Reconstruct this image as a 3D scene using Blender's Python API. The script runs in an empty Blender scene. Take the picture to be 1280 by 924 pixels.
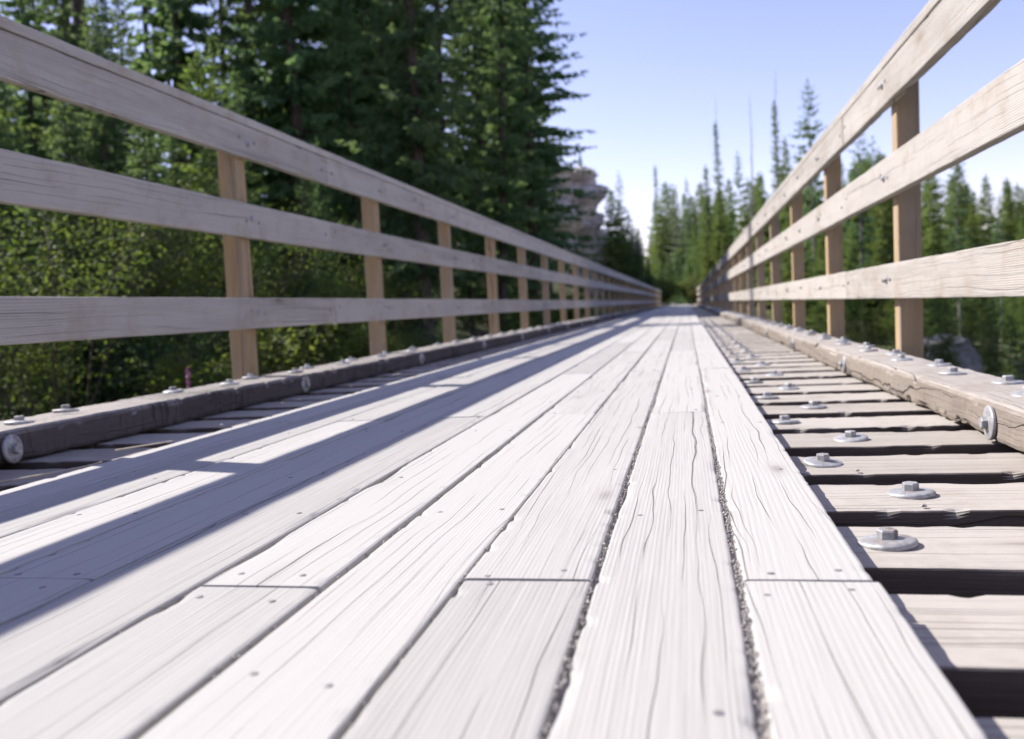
import bpy, bmesh, math, random
import numpy as np
from mathutils import Vector, Matrix, noise as mnoise

R = math.radians
H = 0.30                      # camera height above the deck, metres (all survey numbers below are in this unit)
scene = bpy.context.scene
COL = scene.collection

# ------------------------------------------------------------------ camera
PITCH, YAW, ROLL, FPX = R(-3.7976), R(11.1256), R(-2.8107), 1128.48
def cam_axes():
    cp, sp, c, s = math.cos(PITCH), math.sin(PITCH), math.cos(YAW), math.sin(YAW)
    f = Vector((-s*cp, c*cp, sp)); r = Vector((c, s, 0)); u = r.cross(f)
    cr, sr = math.cos(ROLL), math.sin(ROLL)
    return f, r*cr + u*sr, u*cr - r*sr
F_, R_, U_ = cam_axes()
cam_d = bpy.data.cameras.new("camera"); cam = bpy.data.objects.new("camera", cam_d); COL.objects.link(cam)
M = Matrix((R_, U_, -F_)).transposed().to_4x4(); M.translation = Vector((0, 0, H))
cam.matrix_world = M
cam_d.sensor_fit = 'HORIZONTAL'; cam_d.sensor_width = 36
cam_d.lens = FPX/1280*36
cam_d.clip_start = 0.02; cam_d.clip_end = 3000
cam_d.dof.use_dof = True
cam_d.dof.focus_distance = 1.5
cam_d.dof.aperture_fstop = 4.3
scene.camera = cam

# ------------------------------------------------------------------ sky, sun, exposure
SUN = Vector((-1.025, 0.29, 1.0)).normalized()
w = bpy.data.worlds.new("World"); scene.world = w; w.use_nodes = True
nt = w.node_tree; nt.nodes.clear()
sky = nt.nodes.new('ShaderNodeTexSky'); sky.sky_type = 'NISHITA'; sky.sun_disc = False
sky.sun_elevation = math.asin(SUN.z); sky.sun_rotation = math.atan2(SUN.x, SUN.y)
sky.altitude = 600; sky.air_density = 1.0; sky.dust_density = 0.35; sky.ozone_density = 1.6
bg = nt.nodes.new('ShaderNodeBackground'); bg.inputs[1].default_value = 0.112
out = nt.nodes.new('ShaderNodeOutputWorld')
tint = nt.nodes.new('ShaderNodeMix'); tint.data_type = 'RGBA'; tint.blend_type = 'MULTIPLY'; tint.inputs[0].default_value = 1
tint.inputs[7].default_value = (1.19, 0.90, 1.01, 1)      # a slightly violet clear sky
nt.links.new(sky.outputs[0], tint.inputs[6]); nt.links.new(tint.outputs[2], bg.inputs[0]); nt.links.new(bg.outputs[0], out.inputs[0])
sd = bpy.data.lights.new("sun", 'SUN'); sd.energy = 4.1; sd.angle = R(0.53); sd.color = (1.0, 0.955, 0.89)
so = bpy.data.objects.new("sun", sd); COL.objects.link(so)
so.rotation_euler = (-SUN).to_track_quat('-Z', 'Y').to_euler(); so.location = (0, 0, 50)
vs = scene.view_settings
vs.view_transform = 'Standard'; vs.look = 'None'; vs.gamma = 1; vs.use_curve_mapping = False
vs.exposure = 1.06
cy = scene.cycles
cy.use_denoising = True
cy.max_bounces = 4; cy.diffuse_bounces = 3; cy.glossy_bounces = 1; cy.transmission_bounces = 3; cy.transparent_max_bounces = 2
cy.use_adaptive_sampling = True; cy.adaptive_threshold = 0.02
cy.caustics_reflective = False; cy.caustics_refractive = False

# ------------------------------------------------------------------ helpers
def tag(o, label=None, cat=None, group=None, kind=None):
    if label: o['label'] = label
    if cat: o['category'] = cat
    if group: o['group'] = group
    if kind: o['kind'] = kind
    return o

def link(o, parent=None):
    COL.objects.link(o)
    if parent is not None: o.parent = parent
    return o

def empty(name, loc=(0, 0, 0), rz=0.0):
    o = bpy.data.objects.new(name, None); o.empty_display_size = 0.2
    o.location = loc; o.rotation_euler = (0, 0, rz)
    return link(o)

def mesh(name, verts, faces, mats, smooth=False, mat_idx=None):
    me = bpy.data.meshes.new(name)
    me.from_pydata([tuple(v) for v in verts], [], [tuple(f) for f in faces])
    for m in (mats if isinstance(mats, (list, tuple)) else [mats]): me.materials.append(m)
    if smooth: me.polygons.foreach_set('use_smooth', [True]*len(me.polygons))
    if mat_idx is not None: me.polygons.foreach_set('material_index', mat_idx)
    me.update()
    return me

def add(name, me, parent=None, loc=(0, 0, 0), rot=(0, 0, 0), scale=(1, 1, 1)):
    o = bpy.data.objects.new(name, me); o.location = loc; o.rotation_euler = rot; o.scale = scale
    return link(o, parent)

# ------------------------------------------------------------------ materials
def nodes(name):
    m = bpy.data.materials.new(name); m.use_nodes = True
    t = m.node_tree; t.nodes.clear()
    return m, t
class G:
    """tiny node-graph helper"""
    def __init__(s, t): s.t = t
    def n(s, typ, **kw):
        x = s.t.nodes.new(typ)
        for k, v in kw.items(): setattr(x, k, v)
        return x
    def put(s, sock, v):
        if hasattr(v, 'is_output') or hasattr(v, 'links'): s.t.links.new(v, sock)
        else: sock.default_value = v
    def math(s, op, a, b=None, c=None, clamp=False):
        x = s.n('ShaderNodeMath', operation=op); x.use_clamp = clamp
        s.put(x.inputs[0], a)
        if b is not None: s.put(x.inputs[1], b)
        if c is not None: s.put(x.inputs[2], c)
        return x.outputs[0]
    def vmath(s, op, a, b):
        x = s.n('ShaderNodeVectorMath', operation=op); s.put(x.inputs[0], a); s.put(x.inputs[1], b)
        return x.outputs[0]
    def noise(s, vec, scale, detail=4, rough=0.5, dist=0.0):
        x = s.n('ShaderNodeTexNoise'); s.put(x.inputs['Vector'], vec)
        x.inputs['Scale'].default_value = scale; x.inputs['Detail'].default_value = detail
        x.inputs['Roughness'].default_value = rough; x.inputs['Distortion'].default_value = dist
        return x.outputs['Fac']
    def ramp(s, fac, *stops):
        x = s.n('ShaderNodeValToRGB'); s.put(x.inputs[0], fac)
        e = x.color_ramp.elements
        while len(e) < len(stops): e.new(0.5)
        for el, (p, c) in zip(e, stops):
            el.position = p; el.color = (c[0], c[1], c[2], 1) if isinstance(c, (tuple, list)) else (c, c, c, 1)
        return x.outputs[0]
    def mix(s, fac, a, b, blend='MIX'):
        x = s.n('ShaderNodeMix', data_type='RGBA', blend_type=blend)
        s.put(x.inputs[0], fac); 
        for sock, v in ((x.inputs[6], a), (x.inputs[7], b)):
            if isinstance(v, (tuple, list)): sock.default_value = (v[0], v[1], v[2], 1)
            else: s.put(sock, v)
        return x.outputs[2]
    def range(s, v, a, b, c=0.0, d=1.0):
        x = s.n('ShaderNodeMapRange'); s.put(x.inputs[0], v)
        for i, q in enumerate((a, b, c, d)): x.inputs[i+1].default_value = q
        x.clamp = True
        return x.outputs[0]

def wood(name, light, dark, knot, ring=0.5, fine=0.5, crack=0.6, blotch=0.35, bump=0.003, rough=0.85, cross=False, grime=None, sides=None, grey=None, face='y', crackcol=(0.045, 0.038, 0.034)):
    """sawn timber, grain along local X; every object gets its own piece of log"""
    m, t = nodes(name); g = G(t)
    tc = g.n('ShaderNodeTexCoord'); oi = g.n('ShaderNodeObjectInfo')
    off = g.n('ShaderNodeCombineXYZ')
    g.put(off.inputs[0], g.math('MULTIPLY', oi.outputs['Random'], 91.7))
    g.put(off.inputs[1], g.math('MULTIPLY', oi.outputs['Random'], 37.3))
    g.put(off.inputs[2], g.math('MULTIPLY', oi.outputs['Random'], 13.9))
    p = g.vmath('ADD', tc.outputs['Object'], off.outputs[0])
    def sc(x, y, z): return g.vmath('MULTIPLY', p, (x, y, z))
    sepp = g.n('ShaderNodeSeparateXYZ'); t.links.new(p, sepp.inputs[0])
    yz = g.math('MULTIPLY_ADD', sepp.outputs[2 if face == 'y' else 1], 0.35, sepp.outputs[1 if face == 'y' else 2])
    # knots bend the ring field
    vor = g.n('ShaderNodeTexVoronoi'); g.put(vor.inputs['Vector'], sc(1.5, 5.2, 5.2)); vor.inputs['Scale'].default_value = 1.0
    kd = vor.outputs['Distance']
    kn = g.range(kd, 0.05, 0.42, 1.0, 0.0)
    kcore = g.range(kd, 0.03, 0.07, 1.0, 0.0)
    low = g.noise(sc(0.55, 5.0, 5.0), 1.0, 1.5, 0.4, 0.0)
    field = g.math('ADD', g.math('MULTIPLY', low, 50.0), g.math('MULTIPLY', kn, 4.0))
    field = g.math('MULTIPLY_ADD', yz, g.math('MULTIPLY_ADD', g.math('FRACT', g.math('MULTIPLY', oi.outputs['Random'], 7.31)), 900.0, 650.0), field)
    wav = g.noise(sc(9, 30, 30), 1.0, 2, 0.5)
    field = g.math('ADD', field, g.math('MULTIPLY', wav, 1.8))
    rings = g.math('MULTIPLY_ADD', g.math('SINE', field), 0.5, 0.5)
    rings = g.math('POWER', rings, 2.0)
    rmask = g.range(g.noise(sc(0.8, 13, 13), 1.0, 3, 0.6), 0.32, 0.68, 0.15, 1.0)
    rings = g.math('MULTIPLY', rings, rmask)
    fn = g.noise(sc(3.0, 170, 170), 1.0, 5, 0.65)
    fn2 = g.noise(sc(14, 420, 420), 1.0, 3, 0.6)
    def splits(freq, meander, wide, soft, lo, hi, xs):
        # long checks along the grain: one candidate line per strip, present only where its own mask is high, tapering out
        u = g.math('MULTIPLY_ADD', yz, freq, g.math('MULTIPLY', g.math('SUBTRACT', g.noise(sc(1.3, 4, 4), 1.0, 3, 0.55), 0.5), meander))
        cell = g.math('FLOOR', u)
        wn_ = g.n('ShaderNodeTexWhiteNoise', noise_dimensions='1D'); g.put(wn_.inputs['W'], cell)
        d_ = g.math('ABSOLUTE', g.math('SUBTRACT', g.math('FRACT', u), g.math('MULTIPLY_ADD', wn_.outputs['Value'], 0.6, 0.2)))
        cv_ = g.n('ShaderNodeCombineXYZ'); g.put(cv_.inputs[0], g.math('MULTIPLY', sepp.outputs[0], xs)); g.put(cv_.inputs[1], g.math('MULTIPLY', cell, 5.37))
        mk = g.range(g.noise(cv_.outputs[0], 1.0, 2, 0.5), lo, hi)
        return g.range(g.math('SUBTRACT', g.math('MULTIPLY', mk, wide), d_), 0.0, soft)
    cr = splits(12, 0.85, 0.019, 0.009, 0.48, 0.64, 0.9)
    cr2 = splits(44, 2.6, 0.05, 0.03, 0.44, 0.62, 1.8)
    cr = g.math('MAXIMUM', cr, g.math('MULTIPLY', cr2, 0.55))
    if cross:   # checking across the grain
        xn = g.noise(sc(22, 2.5, 2.5), 1.0, 3, 0.55, 0.5)
        xm = g.range(g.noise(sc(2.5, 9, 9), 1.0, 2, 0.5), 0.44, 0.56)
        xc = g.math('MULTIPLY', g.range(g.math('ABSOLUTE', g.math('SUBTRACT', xn, 0.5)), 0.004, 0.022, 1.0, 0.0), xm)
        cr = g.math('MAXIMUM', cr, xc)
    big = g.noise(sc(1.3, 7, 7), 1.0, 4, 0.6)
    tone = g.math('MULTIPLY_ADD', g.math('SUBTRACT', rings, 0.35), -ring*0.5, 0.78)
    tone = g.math('MULTIPLY_ADD', g.math('SUBTRACT', fn, 0.5), fine*1.3, tone)
    tone = g.math('MULTIPLY_ADD', g.math('SUBTRACT', fn2, 0.5), fine*0.6, tone)
    tone = g.math('MULTIPLY_ADD', g.math('SUBTRACT', big, 0.5), blotch*1.4, tone)
    tone = g.math('MULTIPLY_ADD', g.math('SUBTRACT', oi.outputs['Random'], 0.5), 0.55, tone)
    col = g.ramp(tone, (0.15, dark), (0.85, light))
    col = g.mix(g.math('MULTIPLY', g.range(kd, 0.05, 0.15, 1.0, 0.0), 0.25), col, knot)
    col = g.mix(g.math('MULTIPLY', kcore, 0.4), col, [c*0.55 for c in knot])
    if grime:
        gm = g.range(g.noise(p, 5.5, 6, 0.7), 0.5, 0.72)
        col = g.mix(g.math('MULTIPLY', gm, 0.55), col, grime)
    if grey:    # weathering differs from piece to piece, in streaks along the grain
        gs = g.range(g.noise(sc(1.2, 22, 22), 1.0, 4, 0.6), 0.42, 0.62)
        gr_ = g.math('MULTIPLY', gs, g.math('MULTIPLY_ADD', g.math('FRACT', g.math('MULTIPLY', oi.outputs['Random'], 11.7)), 0.75, 0.1))
        col = g.mix(gr_, col, grey)
    if sides:   # sides darker than the sun-bleached top
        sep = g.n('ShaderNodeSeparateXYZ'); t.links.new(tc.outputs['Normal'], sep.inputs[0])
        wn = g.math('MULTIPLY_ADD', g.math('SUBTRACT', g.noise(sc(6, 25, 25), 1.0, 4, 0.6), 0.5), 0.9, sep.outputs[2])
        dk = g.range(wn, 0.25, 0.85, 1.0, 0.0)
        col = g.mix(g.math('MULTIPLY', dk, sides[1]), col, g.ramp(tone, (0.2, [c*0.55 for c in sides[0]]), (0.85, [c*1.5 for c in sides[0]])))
    col = g.mix(g.math('MULTIPLY', cr, crack), col, crackcol)
    hgt = g.math('MULTIPLY_ADD', rings, -0.22*ring*2, 0.5)
    hgt = g.math('MULTIPLY_ADD', fn, 0.55*fine*2, hgt)
    hgt = g.math('MULTIPLY_ADD', cr, -1.6, hgt)
    hgt = g.math('MULTIPLY_ADD', big, 0.4, hgt)
    b = g.n('ShaderNodeBump'); b.inputs['Strength'].default_value = 0.8; b.inputs['Distance'].default_value = bump
    g.put(b.inputs['Height'], hgt)
    bs = g.n('ShaderNodeBsdfPrincipled'); g.put(bs.inputs['Base Color'], col); bs.inputs['Roughness'].default_value = rough
    bs.inputs['Specular IOR Level'].default_value = 0.25
    g.put(bs.inputs['Normal'], b.outputs[0])
    o = g.n('ShaderNodeOutputMaterial'); t.links.new(bs.outputs[0], o.inputs[0])
    return m

M_DECK = wood('deck_wood', (0.430, 0.412, 0.388), (0.265, 0.25, 0.236), (0.27, 0.235, 0.215), ring=0.34, fine=0.42, crack=0.66, blotch=0.24, bump=0.0024)
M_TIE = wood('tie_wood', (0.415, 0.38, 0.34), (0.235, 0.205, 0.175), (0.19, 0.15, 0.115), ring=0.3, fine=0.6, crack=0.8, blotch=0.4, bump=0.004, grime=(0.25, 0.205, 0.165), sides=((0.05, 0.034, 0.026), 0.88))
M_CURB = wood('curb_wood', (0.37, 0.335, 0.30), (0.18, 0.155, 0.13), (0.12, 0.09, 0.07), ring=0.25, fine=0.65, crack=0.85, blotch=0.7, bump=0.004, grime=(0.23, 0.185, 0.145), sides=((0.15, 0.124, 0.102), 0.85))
M_DARKCURB = wood('dark_curb_wood', (0.33, 0.30, 0.275), (0.16, 0.145, 0.13), (0.14, 0.11, 0.09), ring=0.25, fine=0.6, crack=0.85, blotch=0.6, bump=0.006, cross=True, sides=((0.055, 0.045, 0.045), 0.95))  # darker curb wood, its sides near black
M_RAIL = wood('rail_wood', (0.42, 0.39, 0.355), (0.205, 0.185, 0.165), (0.12, 0.075, 0.045), ring=1.25, fine=0.5, crack=0.7, blotch=0.6, bump=0.002, face='z', grime=(0.28, 0.215, 0.15))
M_POST = wood('post_wood', (0.42, 0.295, 0.165), (0.25, 0.16, 0.08), (0.16, 0.095, 0.045), ring=1.1, fine=0.6, crack=0.9, blotch=0.85, bump=0.003, face='y', grime=(0.24, 0.195, 0.14), grey=(0.30, 0.265, 0.225))

def simple(name, c1, c2, scale=8.0, rough=0.8, metal=0.0, bump=0.0, detail=6, coord='Object', spec=0.4):
    m, t = nodes(name); g = G(t)
    tc = g.n('ShaderNodeTexCoord'); oi = g.n('ShaderNodeObjectInfo')
    sh = g.n('ShaderNodeCombineXYZ'); g.put(sh.inputs[0], g.math('MULTIPLY', oi.outputs['Random'], 50.0))
    p = g.vmath('ADD', tc.outputs[coord], sh.outputs[0])
    f = g.noise(p, scale, detail, 0.6)
    col = g.ramp(f, (0.3, c1), (0.7, c2))
    bs = g.n('ShaderNodeBsdfPrincipled'); g.put(bs.inputs['Base Color'], col)
    bs.inputs['Roughness'].default_value = rough; bs.inputs['Metallic'].default_value = metal
    bs.inputs['Specular IOR Level'].default_value = spec
    if bump:
        b = g.n('ShaderNodeBump'); b.inputs['Distance'].default_value = bump; b.inputs['Strength'].default_value = 1.0
        g.put(b.inputs['Height'], f); g.put(bs.inputs['Normal'], b.outputs[0])
    o = g.n('ShaderNodeOutputMaterial'); t.links.new(bs.outputs[0], o.inputs[0])
    return m

def steelmat():
    m, t = nodes('galvanised_steel'); g = G(t)
    tc = g.n('ShaderNodeTexCoord'); oi = g.n('ShaderNodeObjectInfo')
    sh = g.n('ShaderNodeCombineXYZ'); g.put(sh.inputs[0], g.math('MULTIPLY', oi.outputs['Random'], 50.0))
    p = g.vmath('ADD', tc.outputs['Object'], sh.outputs[0])
    f = g.noise(p, 90, 5, 0.65); f2 = g.noise(p, 32, 4, 0.6)
    col = g.ramp(f, (0.3, (0.25, 0.25, 0.255)), (0.7, (0.47, 0.47, 0.475)))
    rust = g.math('MULTIPLY', g.range(f2, 0.50, 0.66), g.math('MULTIPLY_ADD', oi.outputs['Random'], 0.7, 0.1))
    col = g.mix(rust, col, g.ramp(f, (0.3, (0.10, 0.06, 0.04)), (0.7, (0.24, 0.15, 0.10))))
    b = g.n('ShaderNodeBump'); b.inputs['Distance'].default_value = 0.0007; g.put(b.inputs['Height'], f)
    bs = g.n('ShaderNodeBsdfPrincipled'); g.put(bs.inputs['Base Color'], col)
    bs.inputs['Metallic'].default_value = 0.35; g.put(bs.inputs['Roughness'], g.math('MULTIPLY_ADD', rust, 0.3, 0.52)); g.put(bs.inputs['Normal'], b.outputs[0])
    o = g.n('ShaderNodeOutputMaterial'); t.links.new(bs.outputs[0], o.inputs[0])
    return m
M_GALV = steelmat()
M_NAIL = simple('weathered_nail', (0.16, 0.14, 0.14), (0.36, 0.34, 0.34), 300, 0.6, 0.5)
M_GRIT = simple('grit', (0.28, 0.25, 0.23), (0.50, 0.46, 0.42), 160, 0.95, 0, 0.003)
M_BARK = simple('bark', (0.035, 0.026, 0.020), (0.13, 0.10, 0.08), 9, 0.95, 0, 0.03)
M_BARKG = simple('grey_bark', (0.10, 0.09, 0.08), (0.27, 0.25, 0.23), 9, 0.95, 0, 0.02)
M_STEM = simple('green_stem', (0.05, 0.09, 0.02), (0.10, 0.13, 0.04), 9, 0.8)

def leafmat(name, c1, c2, c3, trans=0.35, scale=0.9):
    m, t = nodes(name); g = G(t)
    tc = g.n('ShaderNodeTexCoord'); oi = g.n('ShaderNodeObjectInfo')
    sh = g.n('ShaderNodeCombineXYZ'); g.put(sh.inputs[0], g.math('MULTIPLY', oi.outputs['Random'], 50.0))
    p = g.vmath('ADD', tc.outputs['Object'], sh.outputs[0])
    f = g.noise(p, scale, 3, 0.6)
    f2 = g.noise(p, scale*9, 2, 0.5)
    ff = g.math('ADD', g.math('MULTIPLY', f, 0.6), g.math('MULTIPLY', f2, 0.4))
    col = g.ramp(ff, (0.34, c1), (0.5, c2), (0.66, c3))
    hs = g.n('ShaderNodeHueSaturation')
    g.put(hs.inputs['Value'], g.math('MULTIPLY_ADD', oi.outputs['Random'], 0.5, 0.75))
    g.put(hs.inputs['Hue'], g.math('MULTIPLY_ADD', oi.outputs['Random'], 0.03, 0.485))
    g.put(hs.inputs['Color'], col); col = hs.outputs[0]
    d = g.n('ShaderNodeBsdfPrincipled'); g.put(d.inputs['Base Color'], col); d.inputs['Roughness'].default_value = 0.6
    d.inputs['Specular IOR Level'].default_value = 0.3
    tr = g.n('ShaderNodeBsdfTranslucent'); g.put(tr.inputs[0], g.mix(0.5, col, (0.16, 0.20, 0.03)))
    mx = g.n('ShaderNodeMixShader'); mx.inputs[0].default_value = trans
    t.links.new(d.outputs[0], mx.inputs[1]); t.links.new(tr.outputs[0], mx.inputs[2])
    o = g.n('ShaderNodeOutputMaterial'); t.links.new(mx.outputs[0], o.inputs[0])
    return m
L_FIR = leafmat('fir_needles', (0.075, 0.15, 0.085), (0.125, 0.23, 0.11), (0.22, 0.31, 0.12), 0.66)
L_FIRB = leafmat('sunny_fir_needles', (0.11, 0.175, 0.05), (0.19, 0.26, 0.07), (0.27, 0.34, 0.09), 0.58)  # lighter fir green for lit trees, sunlight put into the colour
L_GREY = leafmat('greyish_needles', (0.14, 0.18, 0.12), (0.22, 0.26, 0.17), (0.30, 0.33, 0.22), 0.5)
L_BUSH = leafmat('broad_leaves', (0.06, 0.11, 0.02), (0.125, 0.185, 0.032), (0.25, 0.27, 0.055), 0.55, 1.3)
L_YEL = leafmat('yellowing_leaves', (0.14, 0.15, 0.03), (0.24, 0.22, 0.04), (0.32, 0.27, 0.07), 0.4, 2.0)
L_DRY = leafmat('dry_twigs', (0.05, 0.04, 0.03), (0.11, 0.085, 0.06), (0.18, 0.14, 0.09), 0.15, 2.0)
M_PINK = simple('pink_petals', (0.42, 0.10, 0.32), (0.60, 0.22, 0.48), 90, 0.6)

def rockmat(name, c1, c2, c3):
    m, t = nodes(name); g = G(t)
    tc = g.n('ShaderNodeTexCoord'); p = tc.outputs['Object']
    f = g.noise(p, 0.6, 8, 0.65, 0.6)
    st = g.noise(g.vmath('MULTIPLY', p, (0.5, 0.5, 3.0)), 1.0, 6, 0.6, 0.4)
    ff = g.math('ADD', g.math('MULTIPLY', f, 0.5), g.math('MULTIPLY', st, 0.5))
    col = g.ramp(ff, (0.36, c1), (0.5, c2), (0.62, c3))
    mo = g.range(g.noise(p, 1.7, 5, 0.7), 0.56, 0.68)
    col = g.mix(g.math('MULTIPLY', mo, 0.6), col, (0.07, 0.085, 0.035))
    b = g.n('ShaderNodeBump'); b.inputs['Distance'].default_value = 0.12; g.put(b.inputs['Height'], ff)
    bs = g.n('ShaderNodeBsdfPrincipled'); g.put(bs.inputs['Base Color'], col); bs.inputs['Roughness'].default_value = 0.95
    g.put(bs.inputs['Normal'], b.outputs[0])
    o = g.n('ShaderNodeOutputMaterial'); t.links.new(bs.outputs[0], o.inputs[0])
    return m
M_ROCK = rockmat('cliff_rock', (0.26, 0.22, 0.19), (0.50, 0.44, 0.385), (0.66, 0.60, 0.535))
M_STONE = rockmat('grey_stone', (0.12, 0.115, 0.105), (0.24, 0.225, 0.205), (0.36, 0.34, 0.31))

def groundmat():
    m, t = nodes('forest_floor'); g = G(t)
    tc = g.n('ShaderNodeTexCoord'); p = tc.outputs['Object']
    f = g.noise(p, 0.35, 8, 0.7); f2 = g.noise(p, 6.0, 6, 0.7); f3 = g.noise(p, 1.1, 5, 0.6)
    col = g.ramp(f2, (0.3, (0.045, 0.033, 0.022)), (0.5, (0.12, 0.085, 0.055)), (0.72, (0.23, 0.17, 0.105)))
    gr = g.range(f, 0.40, 0.52)
    col = g.mix(gr, col, g.ramp(f3, (0.35, (0.035, 0.055, 0.018)), (0.65, (0.10, 0.12, 0.035))))
    b = g.n('ShaderNodeBump'); b.inputs['Distance'].default_value = 0.08; g.put(b.inputs['Height'], f2)
    bs = g.n('ShaderNodeBsdfPrincipled'); g.put(bs.inputs['Base Color'], col); bs.inputs['Roughness'].default_value = 1.0
    g.put(bs.inputs['Normal'], b.outputs[0])
    o = g.n('ShaderNodeOutputMaterial'); t.links.new(bs.outputs[0], o.inputs[0])
    return m
M_GROUND = groundmat()
M_PATH = simple('path_gravel', (0.20, 0.18, 0.16), (0.38, 0.35, 0.31), 12, 0.95, 0, 0.02)

# ------------------------------------------------------------------ terrain
END_Y = 74.0
def sstep(a, b, x):
    t = np.clip((x-a)/(b-a), 0, 1); return t*t*(3-2*t)
def nz(x, y):
    return (0.5*np.sin(0.31*x+1.3)*np.cos(0.27*y+0.4) + 0.3*np.sin(0.83*x-0.5*y+2.0) + 0.2*np.cos(1.7*x+1.1*y)
            + 0.12*np.sin(3.1*x-2.3*y))
def ground_h(x, y):
    x = np.asarray(x, float); y = np.asarray(y, float)
    d = -x - 2.4
    left = -1.55 + 0.05*np.clip(d, 0, 4) + 0.33*np.clip(d-4, 0, 22) + 0.12*np.clip(d-26, 0, 60)
    right = -2.7 + 0.0*x + 0.10*np.clip(x-26, 0, 80) - 0.9*np.exp(-((x-4)/4.0)**2)
    mid = -3.4
    gorge = np.where(x < -2.4, left, np.where(x > 2.0, right, mid))
    k = sstep(-2.8, -1.6, x); kr = sstep(1.0, 3.0, x)
    gorge = left*(1-k) + mid*k*(1-kr) + right*kr
    far = -0.16 + 0.40*np.clip(-x-4.5, 0, 22) - 0.30*np.clip(x-4, 0, 8) + 0.08*np.clip(x-26, 0, 80)
    e = sstep(END_Y-6, END_Y+0.5, y)
    b = sstep(-1.0, -7.0, y) if False else 0
    h = gorge*(1-e) + far*e
    flat = np.exp(-(np.clip(np.abs(x+0.5)-2.2, 0, 99)/1.5)**2)*e
    return h + 0.28*nz(x, y)*(1-flat) + 0.03*np.clip(y-110, 0, 200)*e

def axis(lo, hi, core0, core1, fine, growth):
    v = list(np.arange(core0, core1+1e-6, fine)); s = fine
    while v[-1] < hi: s *= growth; v.append(v[-1]+s)
    s = fine; a = [v[0]]
    while a[-1] > lo: s *= growth; a.append(a[-1]-s)
    return np.array(a[:0:-1]+v)
gx = axis(-500, 500, -26, 24, 0.6, 1.18); gy = axis(-300, 700, -6, 96, 0.7, 1.18)
XX, YY = np.meshgrid(gx, gy); ZZ = ground_h(XX, YY)
nxg, nyg = len(gx), len(gy)
gv = np.stack([XX, YY, ZZ], -1).reshape(-1, 3)
gf = [(j*nxg+i, j*nxg+i+1, (j+1)*nxg+i+1, (j+1)*nxg+i) for j in range(nyg-1) for i in range(nxg-1)]
tag(add('ground', mesh('ground', gv, gf, M_GROUND, True)), kind='structure')
# trail that carries on past the bridge
pv, pf = [], []
ys = np.linspace(END_Y-0.6, 135, 60)
for y in ys:
    bend = -0.0009*max(0, y-END_Y)**2
    for q in np.linspace(-1, 1, 7):
        x = -0.55+bend+q*1.25
        pv.append((x, y, max(float(ground_h(x, y)), -0.2)+0.03+0.05*(1-q*q)))
for j in range(len(ys)-1):
    for i in range(6): pf.append((j*7+i, j*7+i+1, (j+1)*7+i+1, (j+1)*7+i))
tag(add('path', mesh('path', pv, pf, M_PATH, True)), kind='structure')

# ------------------------------------------------------------------ timber
def timber(name, L, W, T, mat, step=0.25, rough=0.0, chamfer=0.004, seed=0, warp=0.0, chip=0.0, shift=0.0):
    """beam along local X (length L), width W on Y, thickness T on Z; worn, slightly wandering edges"""
    rnd = random.Random(seed)
    n = max(2, int(round(L/step)))
    prof = []
    c = chamfer; y, z = W/2, T/2
    def side(k, ax):  # points along one side, between chamfers
        return k
    pts = []
    nw = max(2, int(W/0.045)) if rough > 0 else 1
    nt_ = max(1, int(T/0.045)) if rough > 0 else 1
    c7 = c*0.3
    e_ = 0.011
    def run(h, k):   # from -h to h, with one extra point just inside either edge
        q = [-h+2*h*i/k for i in range(k+1)]
        return q if rough <= 0 or h < 2.5*e_ else [q[0], q[0]+e_*0.45, q[0]+e_]+[v for v in q[1:-1]]+[q[-1]-e_, q[-1]-e_*0.45, q[-1]]
    for v in run(y-c, nw): pts.append((v, z))
    pts.append((y-c7, z-c7))
    for v in run(z-c, nt_): pts.append((y, -v))
    pts.append((y-c7, -z+c7))
    for v in run(y-c, nw): pts.append((-v, -z))
    pts.append((-y+c7, -z+c7))
    for v in run(z-c, nt_): pts.append((-y, v))
    pts.append((-y+c7, z-c7))
    m = len(pts)
    V = []; Fc = []
    so = rnd.uniform(0, 1000)
    for k in range(n+1):
        x = -L/2+L*k/n
        bend_y = warp*mnoise.noise((x*0.4+so, 1.7, so)); bend_z = warp*0.6*mnoise.noise((x*0.5+so, 9.2, so))
        for (py, pz) in pts:
            vy, vz = py, pz
            if rough > 0:
                edge = 1.0 if (abs(py) > y-c*1.01 or abs(pz) > z-c*1.01) else 0.3
                corner = abs(py) > y-c-0.0052 and abs(pz) > z-c-0.0052
                prox = 1.0 if (abs(py) > y-1.01*c and abs(pz) > z-1.01*c) else 0.45
                a = mnoise.noise((x*9+so, py*14, pz*14+so))
                b = mnoise.noise((x*34+so, py*30+3.1, pz*30))
                d = rough*(0.7*a+0.45*b)
                vy += d*(1 if py > 0 else -1)*(abs(py)/y)**4
                vz += d*0.5*(1 if pz > 0 else -1)*(abs(pz)/z)**4
                if chip > 0 and corner:
                    cc = 0.8*max(0.0, mnoise.noise((x*4.0+so*1.3, (7 if py > 0 else -7)+so, 3 if pz > 0 else -3)) - 0.25)
                    cc += 0.6*max(0.0, mnoise.noise((x*30+so*1.3, (5 if py > 0 else -5)+so, 2 if pz > 0 else -2)) - 0.2)
                    cc *= prox; vy -= chip*cc*(1 if py > 0 else -1); vz -= chip*cc*(1 if pz > 0 else -1)*0.9
            V.append((x, vy+bend_y, vz+bend_z))
    for k in range(n):
        for i in range(m):
            j = (i+1) % m
            Fc.append((k*m+i, (k+1)*m+i, (k+1)*m+j, k*m+j))
    Fc.append(tuple(range(m))); Fc.append(tuple(n*m+i for i in reversed(range(m))))
    me = mesh(name, V, Fc, mat)
    return me

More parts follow.
